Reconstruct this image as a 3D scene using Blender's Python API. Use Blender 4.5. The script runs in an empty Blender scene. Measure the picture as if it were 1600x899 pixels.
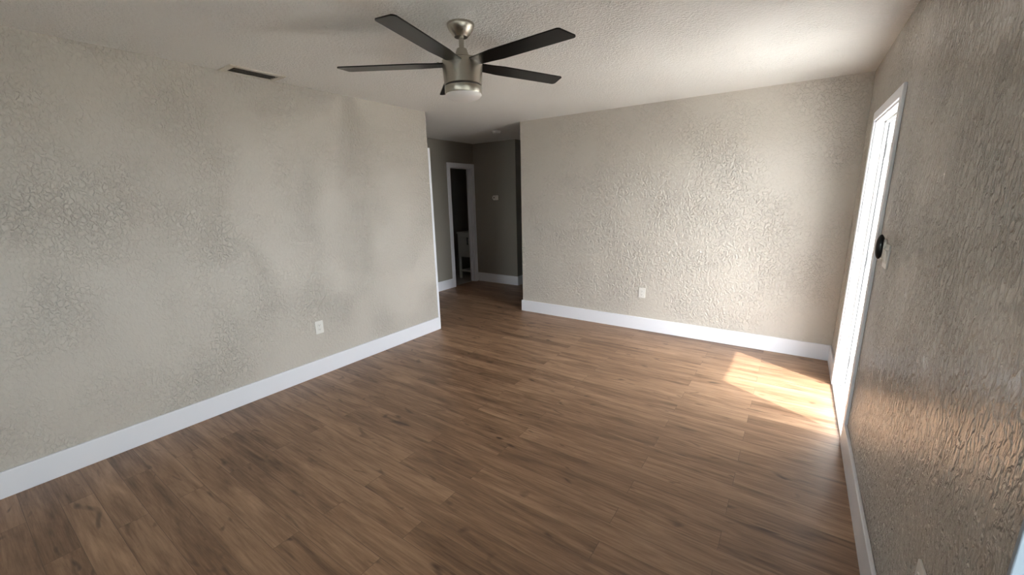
import bpy, bmesh, math
from mathutils import Vector, Matrix

S = bpy.context.scene
C = S.collection

# ------------------------------------------------------------------ camera
cam_data = bpy.data.cameras.new('camera')
cam = bpy.data.objects.new('camera', cam_data)
C.objects.link(cam)
F_PX, YAW, PITCH, ROLL = 637.06, 0.6087, 0.2225, -0.0229
CAM = Vector((3.4034, -0.4713, 1.5487))
fwd = Vector((-math.sin(YAW)*math.cos(PITCH), math.cos(YAW)*math.cos(PITCH), -math.sin(PITCH)))
right = Vector((math.cos(YAW), math.sin(YAW), 0))
up = right.cross(fwd)
r2 = math.cos(ROLL)*right + math.sin(ROLL)*up
u2 = -math.sin(ROLL)*right + math.cos(ROLL)*up
cam.matrix_world = Matrix(((r2.x, u2.x, -fwd.x, CAM.x), (r2.y, u2.y, -fwd.y, CAM.y),
                           (r2.z, u2.z, -fwd.z, CAM.z), (0, 0, 0, 1)))
cam_data.sensor_fit = 'HORIZONTAL'
cam_data.sensor_width = 36.0
cam_data.lens = F_PX / 1600 * 36.0
cam_data.clip_start = 0.02
S.camera = cam

# ------------------------------------------------------------------ light, sky, exposure
SUN_STRENGTH = 8.2
SKY_STRENGTH = 10.5
GLOW_STRENGTH = 12.0
GLOW_POWER = 6.0
EXPOSURE = 0.60
S.view_settings.view_transform = 'Standard'
S.view_settings.look = 'None'
S.view_settings.gamma = 1.0
S.view_settings.use_curve_mapping = False
S.view_settings.exposure = EXPOSURE

world = bpy.data.worlds.new('sky')
S.world = world
world.use_nodes = True
wn = world.node_tree.nodes
bg = wn['Background']
bg.inputs['Strength'].default_value = 1.0
# clear sky, brighter round the sun
SUN_AZ = Vector((0.868, -0.496, 0.0))
SUN_EL = math.atan(0.787)
SUN_DIR = Vector((SUN_AZ.x*math.cos(SUN_EL), SUN_AZ.y*math.cos(SUN_EL), math.sin(SUN_EL)))
wl = world.node_tree.links
wtc = wn.new('ShaderNodeTexCoord')
wdot = wn.new('ShaderNodeVectorMath')
wdot.operation = 'DOT_PRODUCT'
wdot.inputs[1].default_value = SUN_DIR
wl.new(wtc.outputs['Generated'], wdot.inputs[0])
wmax = wn.new('ShaderNodeMath')
wmax.operation = 'MAXIMUM'
wmax.inputs[1].default_value = 0.0
wl.new(wdot.outputs['Value'], wmax.inputs[0])
wpow = wn.new('ShaderNodeMath')
wpow.operation = 'POWER'
wpow.inputs[1].default_value = GLOW_POWER
wl.new(wmax.outputs['Value'], wpow.inputs[0])
wc1 = wn.new('ShaderNodeVectorMath')
wc1.operation = 'SCALE'
wc1.inputs[0].default_value = (1.0, 0.96, 0.89)
wl.new(wpow.outputs['Value'], wc1.inputs['Scale'])
wc2 = wn.new('ShaderNodeVectorMath')
wc2.operation = 'MULTIPLY_ADD'
wc2.inputs[1].default_value = (GLOW_STRENGTH,)*3
wc2.inputs[2].default_value = (0.86*SKY_STRENGTH, 0.93*SKY_STRENGTH, 1.0*SKY_STRENGTH)
wl.new(wc1.outputs['Vector'], wc2.inputs[0])
wl.new(wc2.outputs['Vector'], bg.inputs['Color'])

sd = bpy.data.lights.new('sun', 'SUN')
sd.energy = SUN_STRENGTH
sd.color = (1.0, 0.94, 0.86)
sd.angle = math.radians(0.53)
sun = bpy.data.objects.new('sun', sd)
C.objects.link(sun)
el = math.atan(0.787)
dirn = Vector((-0.868*math.cos(el), 0.496*math.cos(el), -math.sin(el)))
sun.rotation_euler = dirn.to_track_quat('-Z', 'Y').to_euler()
sun.location = (9, -1, 8)

try:
    S.cycles.max_bounces = 14
    S.cycles.diffuse_bounces = 9
    S.cycles.glossy_bounces = 5
    S.cycles.transparent_max_bounces = 10
    S.cycles.sample_clamp_indirect = 8.0
except Exception:
    pass

# ------------------------------------------------------------------ room sizes (metres)
W, D, L, H, XF = 3.787, 4.052, 2.860, 2.44, 0.430   # right wall x, far wall y, left wall end y, ceiling, far wall left end
XO = W + 0.22                                        # outside face of the right wall
DY0, DY1, DZ = 2.545, 3.470, 2.0                     # entry door opening
WY0, WY1, WZ0, WZ1 = -0.25, 0.53, 0.80, 2.0         # window opening
REAR = -5.5
RX0, RX1, RZ1 = 2.10, 3.50, 2.05                        # sliding glass door added in the rear wall as a daylight source
HX, HY = -1.42, 5.34                                 # hall left wall x, hall end wall y
CX = -0.52                                           # left side of the dark corridor
BB_H, BB_T = 0.15, 0.016


def portal(name, loc, sx, sy, face=(-1, 0, 0)):
    d = bpy.data.lights.new(name, 'AREA')
    d.shape = 'RECTANGLE'
    d.size, d.size_y = sx, sy
    d.cycles.is_portal = True
    o = bpy.data.objects.new(name, d)
    C.objects.link(o)
    o.location = loc
    o.rotation_euler = Vector(face).to_track_quat('-Z', 'Y').to_euler()


portal('door_portal', (XO+0.02, (DY0+DY1)/2, DZ/2), DY1-DY0, DZ)
portal('window_portal', (XO+0.02, (WY0+WY1)/2, (WZ0+WZ1)/2), WY1-WY0, WZ1-WZ0)


portal('rear_portal', ((RX0+RX1)/2, REAR-0.14, RZ1/2), RX1-RX0, RZ1, (0, 1, 0))


# ------------------------------------------------------------------ helpers
class MB:
    """collects shapes into one bmesh, then links them as ONE mesh object"""

    def __init__(self):
        self.bm = bmesh.new()

    def box(self, x0, x1, y0, y1, z0, z1, bev=0.0, seg=2, rot=None, piv=None):
        t = bmesh.new()
        bmesh.ops.create_cube(t, size=1.0)
        for v in t.verts:
            v.co = Vector(((x0+x1)/2 + v.co.x*(x1-x0), (y0+y1)/2 + v.co.y*(y1-y0), (z0+z1)/2 + v.co.z*(z1-z0)))
        if bev:
            bmesh.ops.bevel(t, geom=t.edges[:], offset=bev, segments=seg, affect='EDGES', profile=0.5)
        if rot is not None:
            bmesh.ops.rotate(t, verts=t.verts[:], cent=piv or (0, 0, 0), matrix=rot)
        self._merge(t)
        return self

    def lathe(self, prof, n=48, cap0=True, cap1=True, axis='z', center=(0, 0, 0)):
        t = bmesh.new()
        rings = []
        for r, z in prof:
            ring = []
            for i in range(n):
                a = 2*math.pi*i/n
                if axis == 'z':
                    p = (r*math.cos(a), r*math.sin(a), z)
                elif axis == 'x':
                    p = (z, r*math.cos(a), r*math.sin(a))
                else:
                    p = (r*math.sin(a), z, r*math.cos(a))
                ring.append(t.verts.new((p[0]+center[0], p[1]+center[1], p[2]+center[2])))
            rings.append(ring)
        for a, b in zip(rings, rings[1:]):
            for i in range(n):
                t.faces.new((a[i], a[(i+1) % n], b[(i+1) % n], b[i]))
        if cap0:
            t.faces.new(rings[0][::-1])
        if cap1:
            t.faces.new(rings[-1])
        bmesh.ops.recalc_face_normals(t, faces=t.faces[:])
        self._merge(t)
        return self

    def prism(self, pts, z0, z1, bev=0.0):
        t = bmesh.new()
        lo = [t.verts.new((x, y, z0)) for x, y in pts]
        hi = [t.verts.new((x, y, z1)) for x, y in pts]
        n = len(pts)
        t.faces.new(lo[::-1])
        t.faces.new(hi)
        for i in range(n):
            t.faces.new((lo[i], lo[(i+1) % n], hi[(i+1) % n], hi[i]))
        bmesh.ops.recalc_face_normals(t, faces=t.faces[:])
        if bev:
            bmesh.ops.bevel(t, geom=t.edges[:], offset=bev, segments=2, affect='EDGES', profile=0.5)
        self._merge(t)
        return self

    def transform(self, m):
        bmesh.ops.transform(self.bm, matrix=m, verts=self.bm.verts[:])
        return self

    def _merge(self, t):
        me = bpy.data.meshes.new('tmp')
        t.to_mesh(me)
        t.free()
        self.bm.from_mesh(me)
        bpy.data.meshes.remove(me)

    def build(self, name, mat, parent=None, smooth=False, origin=None):
        me = bpy.data.meshes.new(name)
        if origin is not None:
            bmesh.ops.translate(self.bm, verts=self.bm.verts[:], vec=-Vector(origin))
        self.bm.to_mesh(me)
        self.bm.free()
        me.materials.append(mat)
        o = bpy.data.objects.new(name, me)
        C.objects.link(o)
        if origin is not None:
            o.location = origin
        if parent is not None:
            o.parent = parent
        if smooth:
            for p in me.polygons:
                p.use_smooth = True
            me.set_sharp_from_angle(angle=math.radians(35))
        return o


def structure(o):
    o['kind'] = 'structure'
    return o


def empty(name, loc, rz=0.0):
    o = bpy.data.objects.new(name, None)
    o.empty_display_size = 0.05
    C.objects.link(o)
    o.location = loc
    o.rotation_euler = (0, 0, rz)
    return o


def tag(o, label, cat, group=None):
    o['label'] = label
    o['category'] = cat
    if group:
        o['group'] = group
    return o


# ------------------------------------------------------------------ materials
def new_mat(name):
    m = bpy.data.materials.new(name)
    m.use_nodes = True
    nt = m.node_tree
    return m, nt, nt.nodes['Principled BSDF']


def plain(name, col, rough=0.5, metal=0.0, spec=0.5, bump=None, coat=0.0):
    m, nt, b = new_mat(name)
    b.inputs['Base Color'].default_value = (*col, 1)
    b.inputs['Roughness'].default_value = rough
    b.inputs['Metallic'].default_value = metal
    b.inputs['Specular IOR Level'].default_value = spec
    b.inputs['Coat Weight'].default_value = coat
    if bump:
        sc, dist = bump
        n = nt.nodes.new('ShaderNodeTexNoise')
        n.inputs['Scale'].default_value = sc
        n.inputs['Detail'].default_value = 3
        g = nt.nodes.new('ShaderNodeNewGeometry')
        nt.links.new(g.outputs['Position'], n.inputs['Vector'])
        bp = nt.nodes.new('ShaderNodeBump')
        bp.inputs['Distance'].default_value = dist
        nt.links.new(n.outputs['Fac'], bp.inputs['Height'])
        nt.links.new(bp.outputs['Normal'], b.inputs['Normal'])
    return m


def textured_wall(name, col, scale, stretch, dist, rough=0.4, spec=0.5, fine=0.25):
    """skip-trowel paint: flattened noise ridges with patchy strength"""
    m, nt, b = new_mat(name)
    N, K = nt.nodes, nt.links
    b.inputs['Base Color'].default_value = (*col, 1)
    b.inputs['Roughness'].default_value = rough
    b.inputs['Specular IOR Level'].default_value = spec
    g = N.new('ShaderNodeNewGeometry')
    mp = N.new('ShaderNodeMapping')
    mp.inputs['Scale'].default_value = stretch
    K.new(g.outputs['Position'], mp.inputs['Vector'])
    n1 = N.new('ShaderNodeTexNoise')
    n1.inputs['Scale'].default_value = scale
    n1.inputs['Detail'].default_value = 2.5
    n1.inputs['Roughness'].default_value = 0.5
    n1.inputs['Distortion'].default_value = 0.6
    K.new(mp.outputs['Vector'], n1.inputs['Vector'])
    r1 = N.new('ShaderNodeMapRange')
    r1.interpolation_type = 'SMOOTHSTEP'
    r1.inputs['From Min'].default_value = 0.40
    r1.inputs['From Max'].default_value = 0.62
    K.new(n1.outputs['Fac'], r1.inputs['Value'])
    n2 = N.new('ShaderNodeTexNoise')
    n2.inputs['Scale'].default_value = scale*3.1
    n2.inputs['Detail'].default_value = 2
    K.new(mp.outputs['Vector'], n2.inputs['Vector'])
    ma = N.new('ShaderNodeMath')
    ma.operation = 'MULTIPLY_ADD'
    ma.inputs[1].default_value = fine
    K.new(n2.outputs['Fac'], ma.inputs[0])
    K.new(r1.outputs['Result'], ma.inputs[2])
    n3 = N.new('ShaderNodeTexNoise')
    n3.inputs['Scale'].default_value = 2.3
    n3.inputs['Detail'].default_value = 2
    K.new(g.outputs['Position'], n3.inputs['Vector'])
    r3 = N.new('ShaderNodeMapRange')
    r3.inputs['From Min'].default_value = 0.35
    r3.inputs['From Max'].default_value = 0.65
    r3.inputs['To Min'].default_value = 0.35
    r3.inputs['To Max'].default_value = 1.0
    K.new(n3.outputs['Fac'], r3.inputs['Value'])
    bp = N.new('ShaderNodeBump')
    bp.inputs['Distance'].default_value = dist
    K.new(r3.outputs['Result'], bp.inputs['Strength'])
    K.new(ma.outputs['Value'], bp.inputs['Height'])
    K.new(bp.outputs['Normal'], b.inputs['Normal'])
    return m


def plank_floor(name):
    m, nt, b = new_mat(name)
    N, K = nt.nodes, nt.links
    g = N.new('ShaderNodeNewGeometry')
    br = N.new('ShaderNodeTexBrick')
    br.offset = 0.37
    br.offset_frequency = 2
    br.squash = 1.0
    br.inputs['Color1'].default_value = (0, 0, 0, 1)
    br.inputs['Color2'].default_value = (1, 1, 1, 1)
    br.inputs['Mortar'].default_value = (0.5, 0.5, 0.5, 1)
    br.inputs['Scale'].default_value = 1.0
    br.inputs['Mortar Size'].default_value = 0.0012
    br.inputs['Mortar Smooth'].default_value = 0.3
    br.inputs['Bias'].default_value = 0.0
    br.inputs['Brick Width'].default_value = 1.22
    br.inputs['Row Height'].default_value = 0.122
    off = N.new('ShaderNodeVectorMath')
    off.operation = 'ADD'
    off.inputs[1].default_value = (10.15, 10.083, 0)
    K.new(g.outputs['Position'], off.inputs[0])
    K.new(off.outputs['Vector'], br.inputs['Vector'])
    # per-plank shift of the grain
    sep = N.new('ShaderNodeSeparateColor')
    K.new(br.outputs['Color'], sep.inputs['Color'])
    rnd = sep.outputs['Red']
    cmb = N.new('ShaderNodeCombineXYZ')
    for k, i in ((31.0, 'X'), (17.0, 'Y'), (7.0, 'Z')):
        mm = N.new('ShaderNodeMath')
        mm.operation = 'MULTIPLY'
        mm.inputs[1].default_value = k
        K.new(rnd, mm.inputs[0])
        K.new(mm.outputs['Value'], cmb.inputs[i])
    add = N.new('ShaderNodeVectorMath')
    add.operation = 'ADD'
    K.new(g.outputs['Position'], add.inputs[0])
    K.new(cmb.outputs['Vector'], add.inputs[1])

    def noise(scale, stretch, detail, rough=0.55, dist=0.0):
        mp = N.new('ShaderNodeMapping')
        mp.inputs['Scale'].default_value = stretch
        K.new(add.outputs['Vector'], mp.inputs['Vector'])
        n = N.new('ShaderNodeTexNoise')
        n.inputs['Scale'].default_value = scale
        n.inputs['Detail'].default_value = detail
        n.inputs['Roughness'].default_value = rough
        n.inputs['Distortion'].default_value = dist
        K.new(mp.outputs['Vector'], n.inputs['Vector'])
        return n.outputs['Fac']

    broad = noise(1.0, (1.6, 13, 1), 4, 0.6, 0.8)
    grain = noise(1.0, (5, 95, 1), 4, 0.65, 0.3)
    knots = noise(1.0, (4.2, 13, 1), 1, 0.4, 1.4)

    def math_(op, a, b_=None, c=None):
        n = N.new('ShaderNodeMath')
        n.operation = op
        for i, v in enumerate((a, b_, c)):
            if v is None:
                continue
            if isinstance(v, (int, float)):
                n.inputs[i].default_value = v
            else:
                K.new(v, n.inputs[i])
        return n.outputs['Value']

    mix = math_('MULTIPLY_ADD', broad, 0.62, math_('MULTIPLY', grain, 0.38))
    mix = math_('ADD', mix, math_('MULTIPLY_ADD', rnd, 0.10, -0.05))
    ramp = N.new('ShaderNodeValToRGB')
    e = ramp.color_ramp.elements
    e[0].position, e[0].color = 0.30, (0.108, 0.058, 0.032, 1)
    e[1].position, e[1].color = 0.72, (0.48, 0.305, 0.190, 1)
    mid = ramp.color_ramp.elements.new(0.50)
    mid.color = (0.280, 0.165, 0.098, 1)
    K.new(mix, ramp.inputs['Fac'])
    # knots: dark patches where the noise peaks
    kr = N.new('ShaderNodeMapRange')
    kr.inputs['From Min'].default_value = 0.665
    kr.inputs['From Max'].default_value = 0.80
    kr.inputs['To Min'].default_value = 0.0
    kr.inputs['To Max'].default_value = 0.75
    K.new(knots, kr.inputs['Value'])
    mk = N.new('ShaderNodeMix')
    mk.data_type = 'RGBA'
    K.new(kr.outputs['Result'], mk.inputs[0])
    K.new(ramp.outputs['Color'], mk.inputs[6])
    mk.inputs[7].default_value = (0.045, 0.024, 0.016, 1)
    # seams
    ms = N.new('ShaderNodeMix')
    ms.data_type = 'RGBA'
    K.new(math_('MULTIPLY', br.outputs['Fac'], 0.6), ms.inputs[0])
    K.new(mk.outputs[2], ms.inputs[6])
    ms.inputs[7].default_value = (0.040, 0.023, 0.016, 1)
    K.new(ms.outputs[2], b.inputs['Base Color'])
    ro = N.new('ShaderNodeMapRange')
    ro.inputs['To Min'].default_value = 0.46
    ro.inputs['To Max'].default_value = 0.34
    K.new(grain, ro.inputs['Value'])
    K.new(ro.outputs['Result'], b.inputs['Roughness'])
    b.inputs['Specular IOR Level'].default_value = 0.45
    bp = N.new('ShaderNodeBump')
    bp.inputs['Distance'].default_value = 0.0012
    bp.inputs['Strength'].default_value = 0.5
    hgt = math_('MULTIPLY_ADD', br.outputs['Fac'], -0.8, math_('MULTIPLY', grain, 0.5))
    K.new(hgt, bp.inputs['Height'])
    K.new(bp.outputs['Normal'], b.inputs['Normal'])
    return m


WALLC = (0.60, 0.562, 0.510)
M = {}
M['wall'] = textured_wall('wall_paint', WALLC, 50, (1, 1, 0.8), 0.0072, 0.42, 0.5)
M['wall_r'] = textured_wall('wall_paint_streaked', WALLC, 58, (1, 1, 0.46), 0.016, 0.15, 0.85)
M['hall'] = plain('wall_paint_shaded', (0.30, 0.28, 0.245), 0.6, bump=(40, 0.002))  # same wall paint darkened: the hall's shade is put into the colour
M['ceil'] = textured_wall('ceiling_texture', (0.87, 0.865, 0.85), 62, (1, 1, 1), 0.0045, 0.8, 0.2, 0.5)
M['floor'] = plank_floor('plank_floor')
M['trim'] = plain('white_trim', (0.86, 0.88, 0.95), 0.32)
M['door_white'] = plain('white_door_paint', (0.82, 0.84, 0.86), 0.28)
M['gap'] = plain('dark_gap', (0.02, 0.02, 0.02), 0.8)
M['plastic'] = plain('white_plastic', (0.82, 0.81, 0.78), 0.35)
M['slot'] = plain('slot_dark', (0.03, 0.03, 0.03), 0.6)
M['black'] = plain('black_gloss', (0.006, 0.006, 0.007), 0.28)
M['blade'] = plain('black_blade_lacquer', (0.008, 0.0075, 0.007), 0.25, spec=0.22)
M['concrete'] = plain('porch_concrete', (0.78, 0.76, 0.72), 0.9, bump=(30, 0.003))
M['lawn'] = plain('sunlit_ground', (0.32, 0.31, 0.28), 0.95, bump=(14, 0.03))
M['stucco'] = plain('exterior_stucco', (0.75, 0.73, 0.70), 0.9)
M['tile'] = plain('bathroom_tile', (0.45, 0.43, 0.40), 0.4)
M['bluegrey'] = plain('blue_grey_reveal', (0.34, 0.40, 0.47), 0.5)
M['seal'] = plain('grey_seal', (0.05, 0.05, 0.052), 0.7)
M['steel'] = plain('dull_steel', (0.22, 0.22, 0.22), 0.45, 0.3)
M['alu'] = plain('aluminium', (0.72, 0.73, 0.75), 0.38, 0.7)
M['ventwhite'] = plain('vent_enamel', (0.70, 0.67, 0.60), 0.45)
M['ventdark'] = plain('vent_inside', (0.05, 0.045, 0.04), 0.8)
M['ventslat'] = plain('vent_slat_enamel', (0.16, 0.145, 0.12), 0.6)
M['vanity'] = plain('vanity_paint', (0.62, 0.61, 0.58), 0.45)

# brushed nickel: rings of slightly varying gloss round the axis
m, nt, b = new_mat('brushed_nickel')
b.inputs['Base Color'].default_value = (0.44, 0.405, 0.35, 1)
b.inputs['Metallic'].default_value = 1.0
b.inputs['Roughness'].default_value = 0.27
b.inputs['Anisotropic'].default_value = 0.75
tg = nt.nodes.new('ShaderNodeTangent')
tg.direction_type = 'RADIAL'
tg.axis = 'Z'
nt.links.new(tg.outputs['Tangent'], b.inputs['Tangent'])
tn = nt.nodes.new('ShaderNodeTexNoise')
mp = nt.nodes.new('ShaderNodeMapping')
mp.inputs['Scale'].default_value = (3, 3, 900)
g = nt.nodes.new('ShaderNodeNewGeometry')
nt.links.new(g.outputs['Position'], mp.inputs['Vector'])
nt.links.new(mp.outputs['Vector'], tn.inputs['Vector'])
bp = nt.nodes.new('ShaderNodeBump')
bp.inputs['Distance'].default_value = 0.0004
bp.inputs['Strength'].default_value = 0.4
nt.links.new(tn.outputs['Fac'], bp.inputs['Height'])
nt.links.new(bp.outputs['Normal'], b.inputs['Normal'])
M['nickel'] = m

m, nt, b = new_mat('frosted_glass')
b.inputs['Base Color'].default_value = (0.86, 0.83, 0.82, 1)
b.inputs['Roughness'].default_value = 0.35
b.inputs['Subsurface Weight'].default_value = 0.3
b.inputs['Subsurface Radius'].default_value = (0.03, 0.03, 0.03)
M['frost'] = m

m, nt, b = new_mat('window_glass')
nt.nodes.remove(b)
tr = nt.nodes.new('ShaderNodeBsdfTransparent')
tr.inputs['Color'].default_value = (0.94, 0.97, 0.96, 1)
gl = nt.nodes.new('ShaderNodeBsdfGlossy')
gl.inputs['Roughness'].default_value = 0.02
fr = nt.nodes.new('ShaderNodeFresnel')
fr.inputs['IOR'].default_value = 1.45
mx = nt.nodes.new('ShaderNodeMixShader')
nt.links.new(fr.outputs['Fac'], mx.inputs[0])
nt.links.new(tr.outputs[0], mx.inputs[1])
nt.links.new(gl.outputs[0], mx.inputs[2])
nt.links.new(mx.outputs[0], nt.nodes['Material Output'].inputs['Surface'])
M['glass'] = m

# ------------------------------------------------------------------ room shell
TOP = H + 0.12
structure(MB().box(-0.0, XO-0.11, REAR-0.12, L, -0.12, 0)
          .box(HX-0.05, XO-0.11, L, HY+2.1, -0.12, 0).build('floor', M['floor']))
structure(MB().box(-3.4, XO, REAR-0.12, HY+2.2, H, TOP).build('ceiling', M['ceil']))
# left wall, with the return that runs back to the hall
structure(MB().box(-0.12, 0, REAR-0.12, L-0.12, -0.02, H).box(-0.12, 0, L-0.12, L, 2.005, H)
          .box(-0.066, 0, L-0.12, L, -0.02, 2.005).build('wall_left', M['wall']))
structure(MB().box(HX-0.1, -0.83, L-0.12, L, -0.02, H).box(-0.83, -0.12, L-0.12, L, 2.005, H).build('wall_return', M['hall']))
# far wall
structure(MB().box(XF, XO, D, D+0.12, -0.02, H).build('wall_far', M['wall']))
# right wall with the entry door and the window
rw = MB()
rw.box(W, XO, DY1, D+0.12, -0.02, H)
rw.box(W, XO, DY0, DY1, DZ, H)
rw.box(W, XO, WY1, DY0, -0.02, H)
rw.box(W, XO, WY0, WY1, -0.02, WZ0)
rw.box(W, XO, WY0, WY1, WZ1, H)
rw.box(W, XO, REAR-0.12, WY0, -0.02, H)
structure(rw.build('wall_right', M['wall_r']))
structure(MB().box(-0.12, RX0, REAR-0.12, REAR, -0.02, H).box(RX1, XO, REAR-0.12, REAR, -0.02, H)
          .box(RX0, RX1, REAR-0.12, REAR, RZ1, H).build('wall_rear', M['wall']))
# hall: wall with the bathroom door, end wall, dark corridor
BY0, BY1, BZ = 4.715, 5.265, 2.03
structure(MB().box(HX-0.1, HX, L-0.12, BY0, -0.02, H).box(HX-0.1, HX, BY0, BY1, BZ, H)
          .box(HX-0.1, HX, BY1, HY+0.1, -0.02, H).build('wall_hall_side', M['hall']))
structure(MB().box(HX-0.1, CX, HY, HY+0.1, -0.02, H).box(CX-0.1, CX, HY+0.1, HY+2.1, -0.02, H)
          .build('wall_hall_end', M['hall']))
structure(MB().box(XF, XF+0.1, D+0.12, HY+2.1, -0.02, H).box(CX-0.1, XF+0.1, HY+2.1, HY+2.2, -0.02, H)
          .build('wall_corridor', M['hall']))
# bathroom behind the hall
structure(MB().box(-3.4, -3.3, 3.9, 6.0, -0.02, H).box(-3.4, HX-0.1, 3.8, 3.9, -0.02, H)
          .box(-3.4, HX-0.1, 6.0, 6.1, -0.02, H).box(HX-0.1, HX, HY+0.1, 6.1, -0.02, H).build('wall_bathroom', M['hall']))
structure(MB().box(-3.3, HX-0.05, 3.9, 6.0, -0.12, 0.0).build('floor_bathroom', M['tile']))

# baseboards
bv = 0.004
structure(MB().box(0, BB_T, REAR, L+BB_T, 0, BB_H, bv).build('baseboard_left', M['trim']))
structure(MB().box(XF-BB_T, W, D-BB_T, D, 0, BB_H, bv).build('baseboard_far', M['trim']))
structure(MB().box(W-BB_T, W, REAR, DY0-0.06, 0, BB_H, bv).box(W-BB_T, W, DY1+0.062, D-BB_T, 0, BB_H, bv)
          .build('baseboard_right', M['trim']))
structure(MB().box(HX, HX+BB_T, L, BY0-0.07, 0, BB_H+0.01, bv).build('baseboard_hall_side', M['trim']))
structure(MB().box(HX, CX+BB_T, HY-BB_T, HY, 0, BB_H+0.01, bv).box(CX, CX+BB_T, HY, HY+2.1, 0, BB_H+0.01, bv)
          .build('baseboard_hall_end', M['trim']))
structure(MB().box(0, RX0, REAR, REAR+BB_T, 0, BB_H, bv).box(RX1, W, REAR, REAR+BB_T, 0, BB_H, bv).build('baseboard_rear', M['trim']))

# ------------------------------------------------------------------ entry door (opens outwards, standing open)
d1 = structure(empty('door_1', (W, (DY0+DY1)/2, 0)))
d1.rotation_euler = (0, 0, 0)


def part(mb, name, mat, parent, **k):
    o = mb.build(name, mat, **k)
    o.parent = parent
    o.matrix_parent_inverse = Matrix.Translation(-parent.location)
    return o


CW = 0.06
part(MB().box(W-0.016, W, DY0-CW, DY0, 0, DZ+CW, 0.004)
     .box(W-0.016, W, DY1, DY1+CW, 0, DZ+CW, 0.004)
     .box(W-0.016, W, DY0, DY1, DZ, DZ+CW, 0.004), 'casing', M['trim'], d1)
jt = 0.012
part(MB().box(W-0.004, W+0.16, DY1-jt, DY1, 0, DZ-jt, 0.002)
     .box(W-0.004, W+0.16, DY0, DY0+jt, 0, DZ-jt, 0.002)
     .box(W-0.004, W+0.16, DY0, DY1, DZ-jt, DZ, 0.002), 'jamb', M['door_white'], d1)
part(MB().box(W+0.045, W+0.062, DY1-jt-0.014, DY1-jt, 0.03, DZ-jt, 0.003)
     .box(W+0.045, W+0.062, DY0+jt, DY0+jt+0.014, 0.03, DZ-jt, 0.003)
     .box(W+0.045, W+0.062, DY0+jt, DY1-jt, DZ-jt-0.014, DZ-jt, 0.003), 'door_stop', M['door_white'], d1)
part(MB().box(W+0.060, W+0.070, DY1-jt-0.012, DY1-jt, 0.03, DZ-jt).box(W+0.060, W+0.070, DY0+jt, DY0+jt+0.012, 0.03, DZ-jt)
     .box(W+0.060, W+0.070, DY0+jt, DY1-jt, DZ-jt-0.012, DZ-jt), 'weatherstrip', M['seal'], d1)
part(MB().box(W-0.012, W+0.17, DY0+jt, DY1-jt, -0.02, 0.014, 0.005)
     .box(W+0.045, W+0.085, DY0+jt, DY1-jt, 0.012, 0.026, 0.005), 'threshold', M['alu'], d1)
for hz in (0.226, 1.032, 1.795):
    part(MB().box(W+0.072, W+0.112, DY1-jt-0.003, DY1-jt, hz-0.05, hz+0.05, 0.001)
         .lathe([(0.007, hz-0.05), (0.007, hz+0.05)], 12, center=(W+0.168, DY1-jt-0.006, 0)),
         'hinge', M['steel'], d1)
# leaf swung out past a right angle, against the outside
leaf_e = empty('door_leaf_pivot', (0, 0, 0))
bpy.data.objects.remove(leaf_e)
ang = math.radians(35)      # leaf direction from +x towards +y
LX, LY = XO+0.03, DY1-0.005
rotm = Matrix.Translation((LX, LY, 0)) @ Matrix.Rotation(ang, 4, 'Z')
lf = MB().box(0, 0.88, 0, 0.044, 0.02, DZ-0.02, 0.003)
for x0, x1 in ((0.12, 0.40), (0.48, 0.76)):
    for z0, z1 in ((0.20, 0.80), (0.98, 1.50), (1.60, 1.86)):
        lf.box(x0, x1, -0.006, 0.05, z0, z1, 0.005)
leaf = part(lf.transform(rotm), 'door_leaf', M['door_white'], d1)
kn = MB().lathe([(0.026, 0.0), (0.026, -0.008), (0.012, -0.012), (0.012, -0.04), (0.026, -0.048), (0.028, -0.062), (0.018, -0.074)],
                24, axis='y', center=(0.82, 0, 0.95)).transform(rotm).build('door_knob', M['alu'], smooth=True)
kn.parent = leaf
kn.matrix_parent_inverse = leaf.matrix_world.inverted() if False else Matrix.Identity(4)

# ------------------------------------------------------------------ window beside the camera
w1 = structure(empty('window_1', (W, (WY0+WY1)/2, WZ0)))
part(MB().box(W-0.03, W+0.12, WY0-0.0, WY1, WZ0, WZ0+0.018, 0.004), 'window_sill', M['trim'], w1)
part(MB().box(W-0.002, W+0.12, WY1-0.012, WY1, WZ0+0.018, WZ1-0.012, 0.002).box(W-0.002, W+0.12, WY0, WY0+0.012, WZ0+0.018, WZ1-0.012, 0.002)
     .box(W-0.002, W+0.12, WY0, WY1, WZ1-0.012, WZ1, 0.002), 'window_reveal', M['bluegrey'], w1)
fx0, fx1 = W+0.12, W+0.165
zm = (WZ0+WZ1)/2
part(MB().box(fx0, fx1, WY0, WY0+0.045, WZ0, WZ1, 0.003).box(fx0, fx1, WY1-0.045, WY1, WZ0, WZ1, 0.003)
     .box(fx0, fx1, WY0, WY1, WZ0, WZ0+0.045, 0.003).box(fx0, fx1, WY0, WY1, WZ1-0.045, WZ1, 0.003)
     .box(fx0, fx1, (WY0+WY1)/2-0.025, (WY0+WY1)/2+0.025, WZ0, WZ1, 0.003)
     .box(fx0, fx1, WY0, WY1, zm-0.022, zm+0.022, 0.003), 'window_frame', M['door_white'], w1)
part(MB().box(fx0+0.02, fx0+0.024, WY0+0.03, WY1-0.03, WZ0+0.03, WZ1-0.03), 'window_pane', M['glass'], w1)

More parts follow.
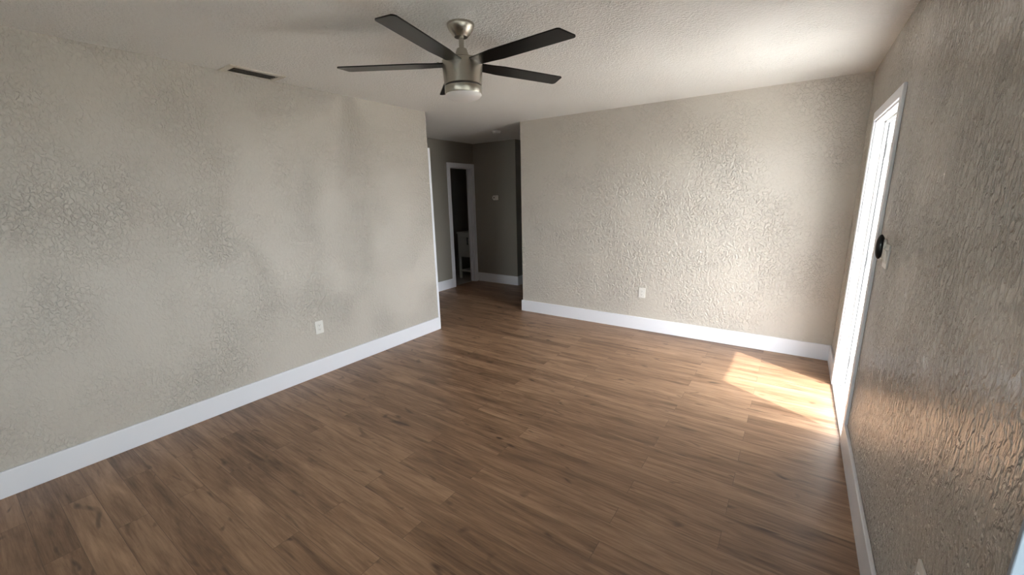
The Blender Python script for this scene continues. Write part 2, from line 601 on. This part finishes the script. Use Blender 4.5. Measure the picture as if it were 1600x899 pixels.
# ------------------------------------------------------------------ unseen sliding glass door, added far behind the camera for more daylight
d4 = structure(empty('door_rear_added', ((RX0+RX1)/2, REAR, 0)))
ry0, ry1 = REAR-0.10, REAR-0.05
rc = (RX0+RX1)/2
part(MB().box(RX0, RX0+0.05, ry0, ry1, 0, RZ1, 0.003).box(RX1-0.05, RX1, ry0, ry1, 0, RZ1, 0.003).box(rc-0.035, rc+0.035, ry0, ry1, 0, RZ1, 0.003)
     .box(RX0, RX1, ry0, ry1, 0, 0.06, 0.003).box(RX0, RX1, ry0, ry1, RZ1-0.05, RZ1, 0.003), 'added_door_frame', M['door_white'], d4)
part(MB().box(RX0+0.03, RX1-0.03, ry0+0.02, ry0+0.025, 0.03, RZ1-0.03), 'added_glass_panel', M['glass'], d4)

# ------------------------------------------------------------------ outside: porch, roof, ground, and an added lanai at the rear
structure(MB().box(XO, 6.6, REAR-3.4, 9, -0.16, -0.03).build('floor_porch', M['concrete']))
structure(MB().box(XO, 5.70, REAR-2.62, 9, 2.40, 2.56).build('ceiling_porch', M['stucco']))
structure(MB().box(-1.0, XO, REAR-3.4, REAR-0.12, -0.16, -0.03).build('floor_lanai_added', M['concrete']))  # slab of the added lanai, out of view behind the rear wall
structure(MB().box(-1.0, XO, REAR-2.62, REAR-0.12, 2.40, 2.56).build('ceiling_lanai_added', M['stucco']))  # unseen roof added to keep direct sun out of the rear glass door
structure(MB().box(6.6, 40, -40, 34, -0.22, -0.08).box(-30, 6.6, -40, REAR-3.4, -0.22, -0.08).build('ground', M['lawn']))

# ------------------------------------------------------------------ hall doors
d2 = structure(empty('door_2', (HX, (BY0+BY1)/2, 0)))
c2 = 0.07
part(MB().box(HX, HX+0.018, BY0-c2, BY0, 0, BZ+c2, 0.004).box(HX, HX+0.018, BY1, BY1+c2, 0, BZ+c2, 0.004)
     .box(HX, HX+0.018, BY0, BY1, BZ, BZ+c2, 0.004), 'casing', M['trim'], d2)
part(MB().box(HX-0.1, HX+0.004, BY0, BY0+0.015, 0, BZ, 0.002).box(HX-0.1, HX+0.004, BY1-0.015, BY1, 0, BZ, 0.002)
     .box(HX-0.1, HX+0.004, BY0, BY1, BZ-0.015, BZ, 0.002), 'jamb', M['trim'], d2)
part(MB().box(HX-0.06, HX-0.045, BY1-0.03, BY1-0.015, 0, BZ-0.015, 0.002).box(HX-0.06, HX-0.045, BY0+0.015, BY0+0.03, 0, BZ-0.015, 0.002),
     'door_stop', M['trim'], d2)
d3 = structure(empty('door_3', (-0.5, L, 0)))
part(MB().box(-0.066, 0.004, L, L+0.03, 0, 2.075, 0.004).box(-0.90, -0.83, L, L+0.03, 0, 2.075, 0.004)
     .box(-0.83, -0.066, L, L+0.03, 2.005, 2.075, 0.004), 'casing', M['trim'], d3)
part(MB().box(-0.83, -0.066, L-0.06, L-0.02, 0.01, 2.005, 0.003), 'door_leaf', M['door_white'], d3)

# ------------------------------------------------------------------ ceiling fan
FX, FY = 1.822, 1.376
fan = tag(empty('ceiling_fan', (FX, FY, H)),
          'brushed nickel ceiling fan with five black blades and a frosted light, hanging from the ceiling', 'ceiling fan')


def fpart(mb, name, mat, parent=fan, smooth=True):
    o = mb.build(name, mat, smooth=smooth)
    o.parent = parent
    return o


z = lambda a: a - H
fpart(MB().lathe([(0.0725, z(2.44)), (0.0735, z(2.434)), (0.071, z(2.425)), (0.060, z(2.405)), (0.046, z(2.388)), (0.038, z(2.381)),
                  (0.036, z(2.378)), (0.022, z(2.376))], 64), 'canopy', M['nickel'])
fpart(MB().lathe([(0.0135, z(2.385)), (0.0135, z(2.30))], 32), 'downrod', M['nickel'])
fpart(MB().lathe([(0.015, z(2.324)), (0.0265, z(2.321)), (0.029, z(2.315)), (0.041, z(2.275)), (0.0425, z(2.258))], 48), 'yoke_cover', M['nickel'])
fpart(MB().lathe([(0.040, z(2.264)), (0.103, z(2.264)), (0.1085, z(2.259)), (0.1085, z(2.235)), (0.102, z(2.142)), (0.098, z(2.139))], 72),
      'motor_housing', M['nickel'])
fpart(MB().lathe([(0.096, z(2.142)), (0.096, z(2.132))], 64), 'groove', M['slot'])
band = fpart(MB().lathe([(0.098, z(2.134)), (0.1015, z(2.132)), (0.1015, z(2.098)), (0.099, z(2.094))], 72), 'light_ring', M['nickel'])
dome = [(0.0985, z(2.096))]
for i in range(1, 13):
    a = math.pi/2*i/12
    dome.append((max(0.0985*math.cos(a), 0.002), z(2.096) - 0.040*math.sin(a)))
o = fpart(MB().lathe(dome, 64), 'light_dome', M['frost'])
o['label'] = 'frosted white glass light dome'
R0, R1, HW = 0.075, 0.665, 0.060


def blade_outline():
    pts = [(R0, -0.045), (0.17, -0.052), (0.24, -HW)]
    cr = 0.020
    for sgn, a0, a1 in ((-1, -90, 0), (1, 0, 90)):
        sk = 0.010*sgn
        for i in range(7):
            a = math.radians(a0 + (a1-a0)*i/6)
            pts.append((R1-cr+sk + cr*math.cos(a), sgn*(HW-cr) + cr*math.sin(a)))
    pts += [(0.24, HW), (0.17, 0.052), (R0, 0.045)]
    return pts


TH0 = math.radians(-76.29)
for k in range(5):
    mrot = Matrix.Translation((0, 0, z(2.245))) @ Matrix.Rotation(TH0 + k*2*math.pi/5, 4, 'Z') @ Matrix.Rotation(math.radians(-5), 4, 'X')
    bl = fpart(MB().prism(blade_outline(), -0.003, 0.003, 0.0012).transform(mrot), 'blade', M['blade'], smooth=False)
    ir = fpart(MB().prism([(0.06, -0.03), (0.15, -0.028), (0.175, 0), (0.15, 0.028), (0.06, 0.03)], 0.003, 0.008, 0.001)
               .lathe([(0.006, 0.008), (0.006, 0.012)], 12, center=(0.13, 0.016, 0))
               .lathe([(0.006, 0.008), (0.006, 0.012)], 12, center=(0.13, -0.016, 0)).transform(mrot), 'blade_iron', M['nickel'], parent=bl, smooth=False)

# ------------------------------------------------------------------ ceiling vent by the left wall
VX0, VX1, VY0, VY1 = 0.004, 0.204, 0.915, 1.285
vent = tag(empty('ceiling_vent', ((VX0+VX1)/2, (VY0+VY1)/2, H)),
           'cream rectangular air vent with dark slats on the ceiling against the left wall', 'vent')
hx, hy = (VX1-VX0)/2, (VY1-VY0)/2


def vpart(mb, name, mat):
    o = mb.build(name, mat)
    o.parent = vent
    return o


iw = 0.038
vpart(MB().box(-hx, hx, -hy, -hy+iw, -0.010, 0, 0.003).box(-hx, hx, hy-iw, hy, -0.010, 0, 0.003)
      .box(-hx, -hx+iw, -hy+iw, hy-iw, -0.010, 0, 0.003).box(hx-iw, hx, -hy+iw, hy-iw, -0.010, 0, 0.003), 'vent_frame', M['ventwhite'])
vpart(MB().box(-hx+iw, hx-iw, -hy+iw, hy-iw, -0.0015, 0), 'vent_backing', M['ventdark'])
for i in range(4):
    xc = -hx+iw + (i+0.5)*(2*(hx-iw)/4)
    vpart(MB().box(xc-0.008, xc+0.008, -hy+iw, hy-iw, -0.0075, -0.006, rot=Matrix.Rotation(math.radians(25), 3, 'Y'), piv=(xc, 0, -0.007)),
          'slat', M['ventslat'])

# ------------------------------------------------------------------ smoke detector, thermostat
sm = tag(empty('smoke_detector', (-0.24, 4.45, H)), 'white round smoke detector on the hall ceiling', 'smoke detector')
o = MB().lathe([(0.068, 0), (0.068, -0.012), (0.062, -0.016), (0.058, -0.030), (0.050, -0.036), (0.012, -0.038)], 40).build('detector_body', M['plastic'], smooth=True)
o.parent = sm
o = MB().lathe([(0.010, -0.036), (0.010, -0.040)], 16).build('test_button', M['plastic'])
o.parent = sm
th = tag(empty('thermostat', (-0.942, HY, 1.515)), 'small pale thermostat with a round dark dial on the hall end wall', 'thermostat')
o = MB().box(-0.050, 0.055, -0.022, 0, -0.042, 0.042, 0.006).build('thermostat_body', M['plastic'])
o.parent = th
o = MB().lathe([(0.040, -0.020), (0.040, -0.030), (0.034, -0.034)], 32, axis='y', center=(-0.018, 0, 0)).build('dial', M['plastic'], smooth=True)
o.parent = th
o2 = MB().lathe([(0.013, -0.033), (0.013, -0.0355)], 20, axis='y', center=(-0.018, 0, 0)).build('dial_window', M['slot'])
o2.parent = o


# ------------------------------------------------------------------ outlets and switches (built facing -y, then turned)
def rounded_face(w, h, r):
    pts = []
    for cx, cy, a0 in ((w-r, h-r, 0), (-w+r, h-r, 90), (-w+r, -h+r, 180), (w-r, -h+r, 270)):
        for i in range(6):
            a = math.radians(a0 + 90*i/5)
            pts.append((cx + r*math.cos(a), cy + r*math.sin(a)))
    return pts


UP = Matrix.Rotation(math.radians(90), 4, 'X')      # prism in XY with depth z  ->  XZ plane facing -y


def outlet(loc, rz, label, grp):
    e = tag(empty('wall_outlet', loc, rz), label, 'outlet', grp)
    o = MB().prism(rounded_face(0.037, 0.0585, 0.006), 0, 0.007, 0.002).transform(UP).build('cover_plate', M['plastic'])
    o.parent = e
    for s in (-1, 1):
        f = MB().prism(rounded_face(0.0165, 0.0135, 0.008), 0.006, 0.0095, 0.001).transform(UP @ Matrix.Translation((0, s*0.0195, 0))).build('receptacle', M['plastic'])
        f.parent = e
        sl = (MB().box(-0.0075, -0.0055, -0.0098, -0.0090, s*0.0195-0.001, s*0.0195+0.007)
              .box(0.0055, 0.0075, -0.0098, -0.0090, s*0.0195-0.001, s*0.0195+0.006)
              .lathe([(0.0025, -0.0090), (0.0025, -0.0098)], 10, axis='y', center=(0, 0, s*0.0195-0.006)).build('slots', M['slot']))
        sl.parent = f
    sc = MB().lathe([(0.003, -0.006), (0.003, -0.0082), (0.001, -0.0088)], 12, axis='y').build('screw', M['alu'])
    sc.parent = e
    return e


outlet((0, 1.392, 0.441), math.radians(90), 'white duplex outlet low on the long left wall above its baseboard', 'wall outlets')
outlet((2.045, D, 0.438), 0.0, 'white duplex outlet low on the far wall above its baseboard', 'wall outlets')
outlet((W, 0.888, 0.487), math.radians(-90), 'white outlet plate low on the right wall, seen edge-on nearest the viewer', 'wall outlets')

sw = tag(empty('light_switch', (W, 2.205, 1.215), math.radians(-90)),
         'white double switch plate on the right wall beside the entry door casing', 'light switch')
o = MB().prism(rounded_face(0.058, 0.0585, 0.006), 0, 0.007, 0.002).transform(UP).build('cover_plate', M['plastic'])
o.parent = sw
for s in (-1, 1):
    r_ = MB().box(s*0.023-0.0165, s*0.023+0.0165, -0.012, -0.006, -0.033, 0.033, 0.002,
                  rot=Matrix.Rotation(math.radians(5), 3, 'X'), piv=(0, -0.008, 0)).build('rocker', M['plastic'])
    r_.parent = sw

# black oval gadget in its pale holder
gd = tag(empty('remote_holder', (W, 2.295, 1.245), math.radians(-90)),
         'black oval gadget in a pale holder on the right wall between door casing and switch', 'remote control')
o = MB().prism(rounded_face(0.030, 0.052, 0.026), 0, 0.012, 0.003).transform(UP @ Matrix.Translation((0, -0.006, 0))).build('holder', M['plastic'])
o.parent = gd
bm_ = MB()
prof = []
for i in range(13):
    a = math.pi*i/12
    prof.append((max(0.0225*math.sin(a), 0.001), -0.0225*math.cos(a)))
bm_.lathe(prof, 28)
bm_.transform(Matrix.Translation((0, -0.022, 0.006)) @ Matrix.Diagonal((1.05, 0.8, 2.8, 1)))
o = bm_.build('remote', M['black'], smooth=True)
o.parent = gd
o['label'] = 'glossy black oval body'

# ------------------------------------------------------------------ bathroom vanity, seen through the hall door
vn = tag(empty('bathroom_vanity', (-1.72, 5.60, 0)), 'pale vanity cabinet with open lower shelf in the dark bathroom doorway', 'vanity cabinet')
vw, vd = 0.18, 0.24


def vnp(mb, name, mat, parent=vn):
    o = mb.build(name, mat)
    o.parent = parent
    return o


vnp(MB().box(-vw, vw, -vd, vd, 0.42, 0.86, 0.004), 'cabinet_body', M['vanity'])
vnp(MB().box(-vw-0.012, vw+0.004, -vd-0.015, vd, 0.86, 0.89, 0.004), 'countertop', M['vanity'])
dr = vnp(MB().box(-vw+0.03, vw-0.03, -vd-0.016, -vd, 0.46, 0.82, 0.003).box(-vw+0.075, vw-0.075, -vd-0.020, -vd-0.015, 0.505, 0.775, 0.003), 'cabinet_door', M['vanity'])
vnp(MB().box(0.085, 0.095, -vd-0.045, -vd-0.030, 0.66, 0.80, 0.003).box(0.086, 0.094, -vd-0.035, -vd-0.015, 0.67, 0.68)
    .box(0.086, 0.094, -vd-0.035, -vd-0.015, 0.78, 0.79), 'door_handle', M['black'], dr)
for sx in (-1, 1):
    for sy in (-1, 1):
        vnp(MB().box(sx*(vw-0.02)-0.02, sx*(vw-0.02)+0.02, sy*(vd-0.02)-0.02, sy*(vd-0.02)+0.02, 0, 0.42, 0.003), 'leg', M['vanity'])
vnp(MB().box(-vw+0.02, vw-0.02, -vd+0.02, vd-0.02, 0.13, 0.16, 0.003), 'shelf', M['vanity'])
